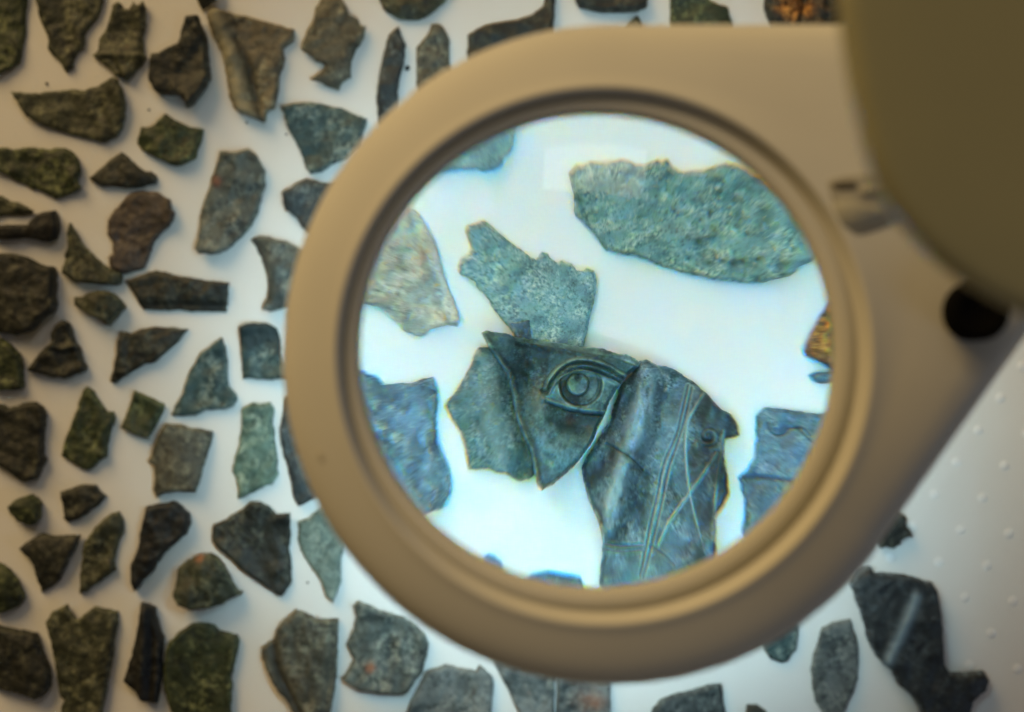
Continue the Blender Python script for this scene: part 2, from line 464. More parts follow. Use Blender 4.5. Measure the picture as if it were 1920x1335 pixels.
OUT = [
 ('moss', 'mossy fragment with a long straight side in the upper corner', [(-30,-30),(50,-30),(48,0),(45,34),(46,56),(40,88),(36,115),(15,130),(0,138),(-30,140)], {}),
 ('olive', 'large dark olive fragment tapering down to a blunt point like a tooth', [(62,-20),(65,0),(71,16),(73,31),(79,47),(87,65),(89,90),(97,103),(110,112),(117,126),(122,134),(135,124),(136,112),(144,97),(155,90),(158,65),(166,49),(180,34),(187,18),(191,0),(194,-20)], {}),
 ('olive', 'olive fragment with two small horns along its upper edge', [(221,3),(228,9),(230,15),(240,16),(245,10),(249,1),(257,9),(268,1),(273,13),(271,45),(267,65),(268,99),(273,106),(265,119),(252,133),(239,152),(227,144),(216,143),(204,127),(173,104),(182,92),(185,72),(198,49),(206,25),(210,9)], dict(hf=fold([(175,104),(205,104),(250,104),(272,102)], 6, 5, .15, .5, None, ([(180,108),(210,110),(225,140)], 4, 5)))),
 ('dark', 'dark pear shaped fragment with a humped neck casting a bluish shadow', [(348,27),(369,26),(372,36),(380,56),(385,81),(387,112),(390,144),(378,166),(364,191),(348,201),(343,184),(326,174),(294,174),(285,166),(274,144),(275,112),(280,97),(294,97),(306,88),(330,78),(339,52),(345,31)], dict(t=.006, bend=(60,.004))),
 ('olive', 'long olive fragment like a shark fin pointing to the table corner', [(21,172),(76,173),(133,166),(157,167),(180,161),(209,144),(219,148),(229,164),(236,193),(235,218),(228,238),(216,256),(193,267),(157,258),(112,245),(74,233),(49,218),(36,198)], {}),
 ('moss', 'bright mossy fragment shaped like a small crown with one notch', [(309,212),(319,219),(337,229),(355,236),(379,240),(373,267),(366,294),(364,296),(337,310),(326,311),(303,302),(265,281),(254,267),(255,258),(263,236),(274,238),(290,231),(294,225)], dict(key2='moss')),
 ('dark', 'tip of a dark fragment cut by the photo edge above the folded tan piece', [(366,-20),(369,0),(372,9),(376,16),(403,0),(415,-20)], {}),
 ('tan', 'tan fragment folded lengthwise with a pale ridge and a dark crease', [(390,29),(396,21),(405,18),(434,24),(457,28),(486,36),(550,53),(548,74),(529,89),(530,98),(533,108),(525,130),(522,157),(515,200),(500,211),(499,225),(493,231),(472,220),(448,210),(436,200),(429,180),(425,146),(420,121),(415,97),(402,72),(394,47)], dict(t=.003, hf=fold([(405,30),(425,75),(440,130),(455,200),(475,225)], 20, 10, .55, .8, 16, ([(440,70),(462,110),(472,150),(485,200),(490,225)], 7, 6)))),
 ('grey', 'grey green jagged fragment with a hooked spur at its lower end', [(594,7),(600,-3),(612,-20),(630,-20),(641,0),(648,13),(654,25),(671,34),(675,46),(686,48),(681,72),(668,90),(659,112),(656,135),(658,142),(639,155),(633,166),(625,164),(605,155),(581,147),(598,137),(609,124),(605,118),(591,112),(563,91),(569,72),(576,54),(587,34),(590,11)], dict(pal='tan2')),
 ('olive', 'rounded olive fragment cut by the upper photo edge above the dark blade', [(705,-20),(711,0),(716,10),(725,22),(750,35),(786,35),(801,29),(815,19),(835,0),(845,-20)], {}),
 ('slate', 'narrow dark blade shaped fragment touching the ring beside the black speck', [(746,47),(752,63),(760,83),(758,108),(754,130),(747,155),(745,175),(746,191),(741,209),(723,240),(712,240),(708,231),(707,202),(705,180),(710,144),(717,108),(723,83),(728,65)], {}),
 ('grey', 'bullet shaped grey fragment half under the ring next to the dark blade', [(810,45),(819,43),(826,47),(835,57),(842,74),(843,101),(845,131),(846,160),(800,190),(784,178),(781,160),(780,135),(780,108),(781,88),(792,74),(802,61)], dict(pal='tan2')),
 ('dark', 'dark fragment with a sweeping concave upper edge half under the ring', [(877,65),(896,52),(923,43),(945,40),(972,36),(999,25),(1019,9),(1024,-20),(1042,-20),(1041,0),(1039,34),(1037,75),(960,110),(876,130),(876,100)], {}),
 ('dark', 'shallow dark fragment with a straight lower rim cut by the upper photo edge', [(1078,-20),(1080,0),(1087,9),(1104,14),(1125,18),(1154,21),(1194,20),(1212,11),(1214,0),(1214,-20)], dict(t=.004)),
 ('olive', 'small pointed tip of a fragment peeking out above the ring', [(1188,33),(1194,28),(1200,33),(1206,52),(1225,110),(1140,110),(1166,50)], {}),
 ('moss', 'straight sided dark green fragment standing above the flat top of the housing', [(1258,-20),(1258,48),(1258,90),(1380,90),(1374,52),(1372,37),(1366,13),(1350,9),(1331,0),(1322,-20)], {}),
 ('gilt', 'gilded bronze fragment with gold and copper patches beside the raised cover', [(1437,-20),(1436,0),(1435,14),(1441,27),(1447,38),(1452,60),(1640,70),(1640,-20)], dict(hf=gold_top, t=.004)),
 ('moss', 'broad mossy fragment with a rounded end and nibbled lower edge', [(-20,280),(0,277),(25,279),(52,274),(72,277),(90,279),(101,276),(121,277),(137,285),(148,302),(151,320),(144,338),(148,344),(153,350),(144,358),(121,366),(101,372),(90,365),(70,356),(58,354),(36,340),(27,338),(0,323),(-20,318)], {}),
 ('dark', 'dark low triangular fragment resting against the brown one', [(226,283),(238,293),(254,308),(270,320),(281,321),(292,328),(294,338),(290,344),(258,351),(236,351),(191,349),(171,340),(165,333),(171,328),(191,311),(207,297)], {}),
 ('brown', 'large reddish brown fragment with one pale spot', [(244,360),(267,357),(292,360),(319,374),(321,389),(329,398),(327,412),(310,430),(290,448),(283,466),(273,490),(267,504),(229,513),(207,504),(203,482),(213,476),(209,452),(202,441),(203,412),(212,394),(227,378)], dict(hf=hole(222,448,6))),
 ('olive', 'thin olive sliver lying above the dark knobbed fragment', [(-20,365),(0,367),(18,376),(34,379),(49,387),(62,394),(58,399),(40,402),(0,404),(-20,405)], {}),
 ('black', 'blackish fragment with a square knob and narrow shaft', [(60,403),(74,396),(97,394),(104,403),(106,427),(101,445),(88,454),(76,453),(63,448),(40,444),(2,448),(-20,448),(-20,421),(0,421),(47,420)], dict(t=.005)),
 ('olive', 'olive crescent shaped fragment curling to a thin upper horn', [(130,417),(137,430),(148,450),(164,470),(182,488),(202,503),(222,510),(227,520),(226,531),(207,534),(180,534),(162,531),(139,529),(119,517),(113,511),(116,495),(121,484),(118,478),(122,466),(122,437)], dict(t=.004)),
 ('dark', 'big blackish crusted block shaped fragment at the photo edge', [(-20,475),(0,474),(27,475),(45,481),(72,495),(94,498),(99,511),(99,530),(97,556),(102,567),(97,583),(74,599),(52,622),(25,628),(0,625),(-20,622)], dict(t=.005)),
 ('olive', 'small fish shaped fragment with a pale crust', [(133,556),(144,556),(162,548),(180,545),(207,547),(217,554),(225,565),(229,574),(218,590),(202,610),(196,610),(187,601),(162,590),(144,579),(133,570)], dict(t=.004, bend=(20,-.003))),
 ('dark', 'long dark bar shaped fragment with one straight lower edge', [(231,526),(248,520),(265,515),(292,505),(310,510),(337,517),(390,526),(429,529),(427,550),(422,584),(385,584),(340,582),(268,580),(258,567),(247,546)], dict(hf=fold([(262,574),(340,574),(424,574)], 10, -6, 0, .5, None, ([(262,574),(340,574),(424,574)], 9, 3)))),
 ('dark', 'bell shaped dark fragment with a knobbly neck', [(117,599),(128,606),(133,619),(137,639),(146,653),(153,675),(160,689),(155,696),(135,704),(117,710),(90,707),(48,694),(58,680),(76,657),(92,642),(92,628),(99,610)], dict(hf=fold([(95,648),(115,655),(142,648)], 6, 10, .3, .5, None, ([(100,655),(118,662),(146,652)], 5, 5)), t=.004)),
 ('moss', 'green black rounded fragment half out of the photo below the crusted block', [(-20,632),(0,635),(11,641),(25,655),(36,666),(40,691),(39,725),(34,730),(0,733),(-20,733)], dict(t=.004)),
 ('dark', 'dark kite shaped fragment with a wide upper edge and narrow foot', [(222,622),(245,624),(265,617),(292,612),(319,613),(350,617),(337,635),(315,657),(288,680),(270,683),(236,704),(213,719),(203,715),(209,695),(216,666),(219,639)], {}),
 ('teal', 'bluish teal sail shaped fragment with a mottled crust', [(415,633),(422,647),(424,671),(426,696),(428,723),(441,739),(445,748),(437,761),(421,768),(385,770),(367,779),(340,781),(320,779),(326,763),(340,741),(347,714),(356,694),(376,662),(394,647)], {}),
 ('slate', 'thumb shaped fragment half black and half green beside the ring', [(448,613),(475,603),(488,605),(499,605),(517,615),(525,640),(524,662),(531,680),(540,698),(540,710),(497,712),(475,710),(453,712),(451,685),(450,651)], dict(pal='teal', dark=(660, 14))),
 ('teal', 'blue grey shield shaped fragment with an arched upper edge by the ring', [(527,200),(551,194),(576,191),(598,194),(641,202),(688,222),(681,247),(672,274),(646,299),(620,310),(603,320),(581,327),(572,313),(567,295),(554,268),(545,250),(540,243),(533,220)], {}),
 ('slate', 'dark fragment vanishing under the ring below the blue grey shield', [(527,360),(545,350),(554,342),(574,334),(588,335),(601,342),(630,339),(660,350),(600,450),(574,433),(565,427),(554,405),(534,394),(529,376)], dict(t=.004)),
 ('teal', 'tall half moon shaped grey green fragment with one rusty pit', [(412,284),(435,285),(455,283),(466,279),(478,287),(489,302),(496,320),(496,347),(487,376),(480,401),(471,421),(453,443),(433,463),(415,475),(394,478),(374,475),(367,466),(372,441),(374,407),(376,389),(388,358),(397,329),(407,302)], dict(pal='grey', rust=(406, 340, 8, .9))),
 ('grey', 'pale grey fragment with a dark sloping flank running under the ring', [(465,448),(484,439),(507,445),(536,452),(565,466),(590,500),(570,585),(533,577),(506,584),(490,579),(497,560),(500,542),(498,520),(491,493),(480,470)], dict(t=.004, hf=fold([(470,450),(487,475),(498,510),(503,560)], 10, -8, 0, .6, None, ([(470,450),(487,475),(498,510),(503,560)], 9, 2)))),
 ('moss', 'small neat rectangular dark green fragment standing askew', [(252,731),(281,745),(308,758),(303,774),(290,799),(279,822),(254,815),(226,802),(234,779),(243,754)], dict(amp=.7)),
 ('dark', 'tall brownish black fragment with a heart notched top at the photo edge', [(-20,755),(0,759),(11,765),(40,756),(63,753),(76,761),(83,774),(81,801),(78,835),(78,855),(83,862),(74,878),(65,900),(40,905),(18,891),(4,880),(-20,865)], dict(t=.004)),
 ('moss', 'mossy fragment shaped like a mitten with one stepped shoulder', [(161,726),(173,734),(180,747),(191,763),(198,772),(209,772),(212,785),(207,808),(200,835),(198,857),(184,866),(173,878),(164,883),(151,880),(137,870),(112,855),(117,835),(126,808),(137,785),(144,758),(153,734)], dict(t=.003)),
 ('tan2', 'smooth brownish grey rectangular fragment with a side notch', [(308,794),(337,797),(360,803),(375,803),(396,810),(391,835),(382,869),(373,902),(366,922),(337,922),(308,925),(289,936),(285,920),(287,896),(287,873),(275,867),(285,844),(294,819)], dict(rough=.4)),
 ('dark', 'small dark four sided fragment just below the mossy mitten', [(110,922),(126,916),(144,910),(178,909),(184,920),(198,931),(189,943),(169,958),(146,974),(126,980),(120,974),(115,952)], {}),
 ('moss', 'smallest roundish dark fragment near the photo edge', [(11,952),(25,938),(54,928),(65,934),(73,945),(72,970),(63,985),(49,988),(27,979),(16,967)], dict(t=.004)),
 ('green', 'light verdigris green fragment with a tapering foot', [(452,766),(475,754),(488,758),(504,754),(512,763),(511,800),(515,834),(519,867),(520,890),(509,908),(487,917),(457,933),(444,936),(446,919),(442,901),(435,885),(438,863),(446,834),(451,800)], {}),
 ('slate', 'narrow dark strip of a fragment showing along the ring side', [(533,745),(560,740),(600,850),(620,920),(590,935),(558,949),(552,939),(545,912),(536,872),(525,834),(523,808)], dict(t=.003)),
 ('black', 'pitch black fragment with a broad head and a slanting pointed foot', [(272,952),(288,945),(310,945),(319,940),(333,947),(351,963),(353,984),(346,1002),(324,1020),(301,1044),(281,1074),(263,1094),(249,1111),(244,1096),(240,1080),(242,1060),(249,1047),(258,1017),(258,1002),(264,977)], dict(t=.005)),
 ('slate', 'large dark grey wedge shaped fragment with a peaked top', [(397,993),(400,983),(426,971),(455,953),(473,940),(491,942),(504,948),(518,962),(529,963),(545,961),(544,1002),(542,1027),(546,1070),(547,1091),(538,1105),(527,1120),(513,1111),(493,1096),(466,1080),(446,1064),(430,1046),(413,1034),(397,1018),(394,1005)], dict(pal='dark')),
 ('green', 'pale blue green leaf shaped fragment beside the dark wedge', [(558,978),(579,971),(597,953),(612,950),(645,1020),(638,1047),(639,1090),(633,1109),(625,1130),(610,1116),(599,1087),(579,1060),(563,1035),(556,1013),(558,991)], dict(rough=.5, pal='pgreen')),
 ('dark', 'dark fragment shaped like a fox head with a flat top', [(33,1029),(56,1011),(76,1001),(99,1005),(148,1004),(142,1024),(126,1053),(110,1089),(94,1101),(74,1113),(67,1094),(62,1060),(52,1047)], {}),
 ('olive', 'slender olive fragment like a curved blade beside the fox head piece', [(221,959),(229,975),(230,995),(219,1024),(213,1049),(217,1069),(198,1083),(180,1096),(162,1110),(147,1114),(148,1085),(153,1044),(151,1038),(157,1017),(175,993),(191,975),(204,965)], {}),
 ('moss', 'olive fragment cut by the photo edge beside the fox head piece', [(-20,1055),(0,1060),(13,1069),(29,1089),(40,1112),(42,1125),(29,1139),(13,1148),(0,1152),(-20,1152)], dict(t=.004)),
 ('dark', 'domed round fragment with a beak and a red speck on top', [(374,1041),(390,1039),(406,1048),(417,1064),(426,1082),(433,1100),(439,1111),(449,1117),(435,1125),(421,1132),(412,1138),(394,1142),(374,1145),(352,1146),(331,1138),(320,1118),(325,1093),(329,1069),(345,1055),(361,1045)], dict(t=.006, bend=(40,-.004), pal='olive', rust=(373, 1046, 7, .9))),
 ('olive', 'tall olive fragment with a deep notch in its top', [(83,1168),(97,1147),(124,1134),(130,1145),(144,1163),(157,1152),(175,1137),(193,1143),(218,1148),(219,1170),(213,1204),(207,1248),(198,1293),(191,1335),(190,1355),(108,1355),(112,1325),(119,1314),(110,1305),(106,1278),(99,1237),(94,1206),(88,1183)], {}),
 ('black', 'large brown black fragment in the lower corner of the photo', [(-20,1172),(0,1177),(27,1183),(63,1190),(70,1204),(76,1228),(90,1260),(92,1289),(76,1309),(61,1315),(45,1307),(18,1302),(0,1298),(-20,1295)], dict(pal='dark', t=.004)),
 ('black', 'black bottle shaped fragment with a fluted surface', [(261,1133),(274,1136),(288,1142),(290,1161),(297,1188),(303,1199),(300,1237),(301,1260),(297,1293),(292,1321),(265,1319),(247,1298),(227,1280),(236,1253),(245,1226),(252,1192),(257,1161)], dict(t=.005, hf=fold([(272,1140),(268,1230),(262,1310)], 8, 8, 0, .5, None, ([(282,1150),(284,1230),(280,1315)], 5, 6)))),
 ('moss', 'big dark green fragment with a domed head cut by the lower photo edge', [(376,1168),(397,1172),(410,1183),(426,1188),(444,1190),(449,1201),(444,1228),(437,1255),(433,1273),(435,1293),(432,1335),(430,1355),(325,1355),(318,1330),(311,1309),(306,1289),(307,1248),(310,1222),(318,1201),(340,1181),(358,1170)], dict(rough=.5)),
 ('grey', 'streaked grey olive fragment with a straight dark flank and raised rim', [(552,1145),(570,1152),(592,1161),(633,1163),(631,1204),(629,1260),(624,1305),(618,1335),(615,1355),(555,1355),(540,1323),(525,1305),(509,1284),(496,1260),(488,1237),(489,1215),(509,1201),(516,1181),(529,1163)], dict(t=.005, pal='tan2', hf=fold([(626,1165),(622,1260),(608,1350)], 9, -9, 0, .8, None, ([(512,1205),(520,1260),(550,1320),(565,1355)], 9, 9)))),
 ('teal', 'blocky grey teal fragment with a small ear and a rust spot', [(662,1136),(672,1127),(694,1136),(712,1146),(735,1152),(760,1159),(778,1174),(798,1192),(802,1210),(799,1237),(791,1264),(775,1282),(760,1304),(735,1305),(708,1302),(674,1296),(652,1284),(639,1273),(654,1253),(661,1237),(654,1226),(648,1208),(661,1179),(666,1156)], dict(t=.004, pal='grey', rust=(694,1252,8,.9), hf=fold([(735,1160),(728,1230),(710,1300)], 16, -5, 0, .0, None, ([(770,1190),(765,1250),(740,1300)], 20, 4)))),
 ('grey', 'light grey fragment with a wavy top and one tiny spike', [(755,1355),(762,1335),(771,1311),(787,1278),(798,1260),(820,1253),(834,1247),(861,1254),(892,1260),(898,1247),(912,1260),(925,1271),(924,1293),(921,1335),(920,1355)], dict(pal='pgrey')),
 ('slate', 'blue grey fragment with a slanting side, first of two halves below the ring', [(924,1242),(935,1230),(1039,1230),(1040,1290),(1039,1355),(980,1355),(971,1335),(950,1290)], dict(amp=.8, pal='pgrey')),
 ('slate', 'square mottled fragment with a brown stain, second of two halves below the ring', [(1043,1230),(1143,1235),(1144,1280),(1145,1355),(1042,1355),(1044,1290)], dict(amp=.8, pal='pgrey', rust=(1105,1325,28,.5))),
 ('slate', 'dark grey wedge shaped fragment cut by the lower photo edge', [(1215,1355),(1226,1330),(1240,1313),(1268,1303),(1300,1295),(1329,1284),(1353,1282),(1356,1309),(1362,1335),(1363,1355)], {}),
 ('dark', 'tiny top of a brown fragment at the lower photo edge', [(1397,1355),(1402,1325),(1420,1325),(1437,1335),(1445,1355)], {}),
 ('dark', 'rounded lower end of a small fragment sticking out below the ring', [(1434,1219),(1444,1235),(1466,1245),(1475,1242),(1495,1219),(1497,1180),(1490,1150),(1440,1170),(1425,1200)], dict(pal='teal')),
 ('green', 'light grey green tongue shaped fragment on the free side of the table', [(1597,1161),(1601,1179),(1608,1197),(1612,1237),(1610,1269),(1599,1300),(1583,1335),(1575,1355),(1548,1355),(1543,1335),(1529,1316),(1525,1289),(1522,1255),(1527,1226),(1536,1204),(1543,1179),(1565,1168)], dict(rough=.6, pal='pgrey')),
 ('slate', 'large boot shaped black fragment with a pale slanting band', [(1637,1064),(1643,1076),(1664,1076),(1706,1082),(1751,1094),(1760,1109),(1769,1160),(1772,1205),(1775,1250),(1784,1265),(1820,1266),(1850,1263),(1862,1280),(1853,1301),(1832,1316),(1822,1355),(1735,1355),(1727,1328),(1712,1307),(1691,1289),(1673,1259),(1646,1232),(1631,1199),(1622,1160),(1610,1127),(1600,1100),(1615,1075)], dict(t=.005, pal='boot', hf=fold([(1718,1120),(1705,1155),(1685,1200),(1665,1240)], 9, 5, .8, 0, 9.5))),
 ('dark', 'crumbly dark lump peeking out behind the straight side of the housing', [(1698,965),(1703,978),(1702,990),(1715,1007),(1700,1012),(1690,1020),(1675,1030),(1655,1028),(1640,1000),(1680,960)], dict(amp=5, t=.004)),
]
PAL['tan2'] = ((.042,.042,.030), (.105,.100,.074), (.270,.265,.190), (.12,.08,.05))
PAL['pgrey'] = ((.045,.058,.060), (.150,.168,.165), (.300,.315,.280), (.20,.12,.10))
PAL['pgreen'] = ((.090,.135,.115), (.165,.225,.195), (.310,.360,.300), (.16,.13,.09))
PAL['boot'] = ((.010,.012,.014), (.022,.027,.030), (.230,.290,.320), (.06,.05,.04))
gilt = gold_material()
for key, label, pts, kw in OUT:
    kw = dict(kw); kw.pop('key2', None); key = kw.pop('pal', key)
    if key == 'gilt': fragment('dark', label, pts, mat=gilt, **kw)
    else: fragment(key, label, pts, **kw)

# crumbs of corroded bronze
def crumb(u, v, r, label):
    x, y = at(u, v, .001); vs, fs = [], []
    rg = random.Random(int(u)); k = r * .000198
    for a in range(3):
        for i in range(7):
            th = i * 2 * math.pi / 7; q = k * (1.0, .8, .35)[a] * rg.uniform(.75, 1.2)
            vs.append((q * math.cos(th), q * math.sin(th), k * (0, .7, 1.1)[a]))
    for a in range(2):
        for i in range(7):
            j = (i + 1) % 7; fs.append((7*a+i, 7*a+j, 7*a+7+j, 7*a+7+i))
    fs.append(tuple(range(14, 21)))
    o = mesh_obj('crumb', vs, fs, patina('black')); o.location = (x, y, 0)
    tag(o, label, 'crumb', 'crumbs of bronze on the white table')
crumb(763, 127, 5.5, 'largest black crumb, beside the narrow dark blade fragment')
crumb(86, 156, 3.2, 'tiny grey crumb above the shark fin fragment')
crumb(278, 205, 2.6, 'tiny crumb above the small mossy crown fragment')
crumb(462, 229, 2.6, 'tiny crumb at the foot of the folded tan fragment')
crumb(536, 251, 2.2, 'tiny crumb beside the blue grey shield fragment')
crumb(576, 1093, 2.4, 'tiny crumb between the dark wedge and the pale leaf fragment')

# --- pieces seen through the magnifying glass -------------------------------------------
def groove_set(lines, w, depth, dirt_shade, ridge=0.0):
    def f(P):
        z = np.zeros(len(P)); di = np.zeros(len(P)); we = np.zeros(len(P))
        for L in lines:
            d, t, s = seg_dist(P, smooth_line(L) if len(L) > 2 else L)
            z -= depth * gauss(d, w); di = np.maximum(di, dirt_shade * gauss(d, w * .8)); we = np.maximum(we, ridge * gauss(d - w * 1.7, w * .8))
        return z, we, di
    return f

fragment('cobble', 'mottled blue green edge of a fragment under the upper rim of the glass', [(800,322),(845,321),(870,319),(893,318),(909,323),(930,321),(943,311),(946,298),(958,285),(963,274),(967,250),(970,225),(900,220),(800,290)], True)
def pale_hf(P, D, N):
    d, t, s = seg_dist(P, [(775,400), (800,470), (830,560), (850,610)])
    z = -10 * gauss(d, 14)
    rust = gauss(np.hypot((P[:, 0] - 783) * 1.2, P[:, 1] - 470), 30)
    return z + N * 6, .3 * gauss(d - 22, 20), None
fragment('pale', 'pale cream grey fragment with a reddish stain seen through the glass', [(760,390),(778,394),(791,406),(805,433),(815,449),(829,497),(845,544),(864,601),(859,613),(842,609),(826,613),(808,618),(795,629),(785,630),(761,620),(755,608),(744,601),(717,577),(690,571),(660,565),(660,520),(700,440)], True, t=.0025, hf=pale_hf, rust=(784, 472, 24, .38))
def sea_hf(P, D, N):
    z = np.zeros(len(P)); di = np.zeros(len(P))
    for u, v, r in ((1312,414,9),(1310,452,7),(1376,495,13),(1420,524,9),(1462,497,13),(1252,330,10),(1345,365,8),(1330,400,6),(1232,305,6),(1252,306,6),(1392,492,6),(1355,490,7),(1420,487,6),(1290,486,6),(1400,440,5),(1345,340,9),(1270,405,5)):
        d = np.hypot(P[:, 0] - u, (P[:, 1] - v) * 1.2); g = gauss(d, r * (.75 + .5 * N)); z -= 7 * g; di = np.maximum(di, .8 * g)
    return z + N * 4, None, di
fragment('sea', 'large sea green encrusted fragment with dark pits seen through the glass', [(1068,327),(1081,313),(1109,307),(1147,305),(1175,303),(1194,310),(1211,313),(1222,305),(1232,302),(1241,306),(1251,302),(1263,318),(1273,324),(1307,322),(1333,316),(1358,307),(1383,311),(1420,330),(1500,400),(1570,470),(1528,487),(1499,500),(1481,520),(1443,525),(1427,531),(1386,530),(1329,522),(1260,506),(1229,494),(1197,481),(1163,476),(1138,472),(1131,462),(1116,437),(1097,418),(1081,406),(1076,368)], True, t=.0028, hf=sea_hf, amp=2.2)
neck = fragment('cobble', 'pale teal fragment with a long neck pointing up behind the eye piece', [(909,415),(919,421),(939,438),(959,456),(982,472),(1007,489),(1018,473),(1028,476),(1031,483),(1047,494),(1053,490),(1072,494),(1083,507),(1094,509),(1101,503),(1114,508),(1120,526),(1117,553),(1108,591),(1099,627),(1093,665),(980,665),(964,625),(948,604),(930,584),(919,564),(907,548),(895,539),(893,529),(876,519),(865,515),(863,499),(868,485),(881,476),(887,468),(881,454),(875,436),(880,424)], True, t=.0022)
p = fragment('sheen', None, [(957,605),(993,600),(997,640),(968,640)], True, t=.0009, base=.0022, amp=.5, name='repair_patch', parent=neck)
p.location = (p.location[0] - neck.location[0], p.location[1] - neck.location[1], 0)
p['label'] = 'small dark square patch set into the lower corner'
def left_hf(P, D, N):
    d, t, s = seg_dist(P, [(945,650), (955,720), (975,800), (998,880)])
    w, _, _ = groove_set([[(905,700),(925,690),(940,676)]], 2, 2, .4)(P)
    return 8 * gauss(d - 55, 40) - 10 * gauss(d, 16) + w, .25 * gauss(d - 50, 30) * (N > -.1), .35 * gauss(d, 13)
fragment('star', 'star edged slate teal fragment tucked under the eye piece', [(899,651),(917,650),(945,670),(990,780),(1005,870),(1003,890),(993,897),(978,902),(963,895),(947,886),(932,884),(914,878),(894,880),(881,879),(875,839),(866,811),(848,781),(837,760),(863,725),(880,694),(891,669)], True, t=.002, hf=left_hf)

# the piece with the eye
UL_IN = smooth_line([(1028,742),(1036,727),(1049,711),(1072,698),(1095,696),(1120,703),(1145,712.5),(1164,722)], 8)
UL_OUT = smooth_line([(1022,728),(1026,716),(1036,701),(1051,686),(1072,675.5),(1095,673.5),(1120,678),(1145,688),(1161,698),(1178,707)], 8)
LL = smooth_line([(1028,750),(1042,756),(1059,762),(1085,768.6),(1112,771),(1138,772)], 8)
IR = (1088, 721, 40.5); PU = (1082.5, 721, 20.5)
def below(P, line):      # >0 below the arc (larger v)
    line = np.array(line); return P[:, 1] - np.interp(P[:, 0], line[:, 0], line[:, 1])
def eye_hf(P, D, N):
    u, v = P[:, 0], P[:, 1]
    di = np.zeros(len(P)); we = np.zeros(len(P))  # worn and dirty tones, plus highlights and shade painted in
    # body: brow high, valley beside the nose, cheek bulge below the eye
    z = 16 * gauss(np.hypot((u - 1040) * .8, v - 850), 70) + 20 * gauss(np.hypot((u - 925) * 1.0, (v - 640) * 1.2), 38)
    z += 12 * gauss(np.hypot((u - 1130), (v - 668) * 2.2), 60)
    z -= 20 * gauss(np.hypot((u - 998) * 1.0, (v - 690) * .6), 32)
    z -= 20 * gauss(np.hypot((u - 1082) * .65, v - 796), 20)
    z += 7 * gauss(np.hypot((u - 1020), (v - 770) * .5), 16)
    # broken left edge, turned up
    dl, tl, sl = seg_dist(P, [(917,648),(932,671),(952,699),(963,743),(970,783),(986,824),(996,844),(1003,885)])
    z += 3.5 * gauss(dl - 2.5, 2.4); we += .6 * gauss(dl - 1.5, 2.0); di += .55 * gauss(dl - 9, 5)
    # rough broken band under the brow
    dt, tt, st = seg_dist(P, [(907,625),(952,627),(1008,636),(1095,651),(1154,661),(1202,679)])
    band = ss((11 - dt) / 3) * (u > 968); z -= 7 * band * (.6 + N); we += .55 * band * (.8 + N); di += .75 * gauss(dt - 16, 5) * (u > 965) * (u < 1080)
    # eyeball
    ui, uo, ll = below(P, UL_IN), below(P, UL_OUT), below(P, LL)
    ineye = (ui > 0) & (ll < 0) & (u > 1026)
    ball = np.sqrt(np.clip(1 - ((u - 1096) / 78) ** 2 - ((v - 735) / 60) ** 2, 0, 1))
    d_in, _, _ = seg_dist(P, UL_IN); d_out, _, _ = seg_dist(P, UL_OUT); d_ll, _, _ = seg_dist(P, LL)
    edge = np.minimum(d_in, d_ll)
    z = np.where(ineye, z * .3 - 14 + 27 * ball, z)
    # iris: sunken bowl with a ring, pupil disc with a notch
    r = np.hypot(u - IR[0], v - IR[1]); rp = np.hypot(u - PU[0], v - PU[1])
    inir = ineye & (r < IR[2])
    bowl = np.clip(1 - (r / IR[2]) ** 2, 0, 1)
    z = np.where(inir, z - 9 * bowl, z)
    z -= np.where(ineye, 3.2 * gauss(r - IR[2] + 2, 1.6), 0); z += np.where(ineye, 2.2 * gauss(r - IR[2] - 3, 2.2), 0)
    r2 = np.abs(r - 34); right = (u > 1100)
    z -= np.where(inir & right, 2.2 * gauss(r2, 1.3), 0); di += np.where(inir & right, .5 * gauss(r2, 1.2), 0)
    pup = ineye & (rp < PU[2])
    z = np.where(pup, z + 9.5 * ss((PU[2] - rp) / 2.2) + .8, z)
    notch = gauss(np.hypot((u - 1083.5) * 1.0, np.maximum(0, np.abs(v - 704) - 5)), 4.6)
    z -= np.where(pup, 9 * notch, 0); di += np.where(pup, .6 * notch, 0)
    we += np.where(inir & ~pup, .28 * gauss(np.hypot(u - 1110, v - 738), 13), 0)
    we += np.where(ineye & ~inir, .22, 0)
    we += np.where(pup, .24 - .3 * notch + .22 * gauss(np.hypot(u - 1072, v - 728), 10), 0)
    ring = gauss(rp - PU[2] - 1.5, 2.0); di += np.where(ineye & ~pup, .55 * ring, 0)
    di += np.where(ineye, .45 * gauss(r - IR[2] + 1.5, 1.5), 0); we += np.where(ineye, .4 * gauss(r - IR[2] - 3, 2.4), 0)
    # shade of the iris bowl, painted dark on its lower left flank
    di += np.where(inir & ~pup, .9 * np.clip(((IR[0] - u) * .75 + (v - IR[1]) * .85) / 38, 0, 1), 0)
    # lids
    lid = (ui <= 0) & (uo > 0) & (u > 1024) & (u < 1176)
    z = np.where(lid, z + 9 + 5 * np.sin(np.clip(-ui / np.maximum(uo - ui, 1), 0, 1) * math.pi), z)
    z += 7 * gauss(d_out, 3.0) * (u < 1182); we += .75 * gauss(d_out, 2.7) * (u < 1180)
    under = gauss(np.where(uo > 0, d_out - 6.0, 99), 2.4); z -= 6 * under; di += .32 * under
    z += 6 * gauss(d_in, 2.6); we += .7 * gauss(np.where(ui > 0, d_in - 2, d_in * 2), 3.2) * (u < 1166)
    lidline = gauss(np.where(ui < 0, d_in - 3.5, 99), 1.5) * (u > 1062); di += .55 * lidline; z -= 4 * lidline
    z += 9 * gauss(d_ll, 3.6); we += .7 * gauss(d_ll, 3.2) * (u < 1140)
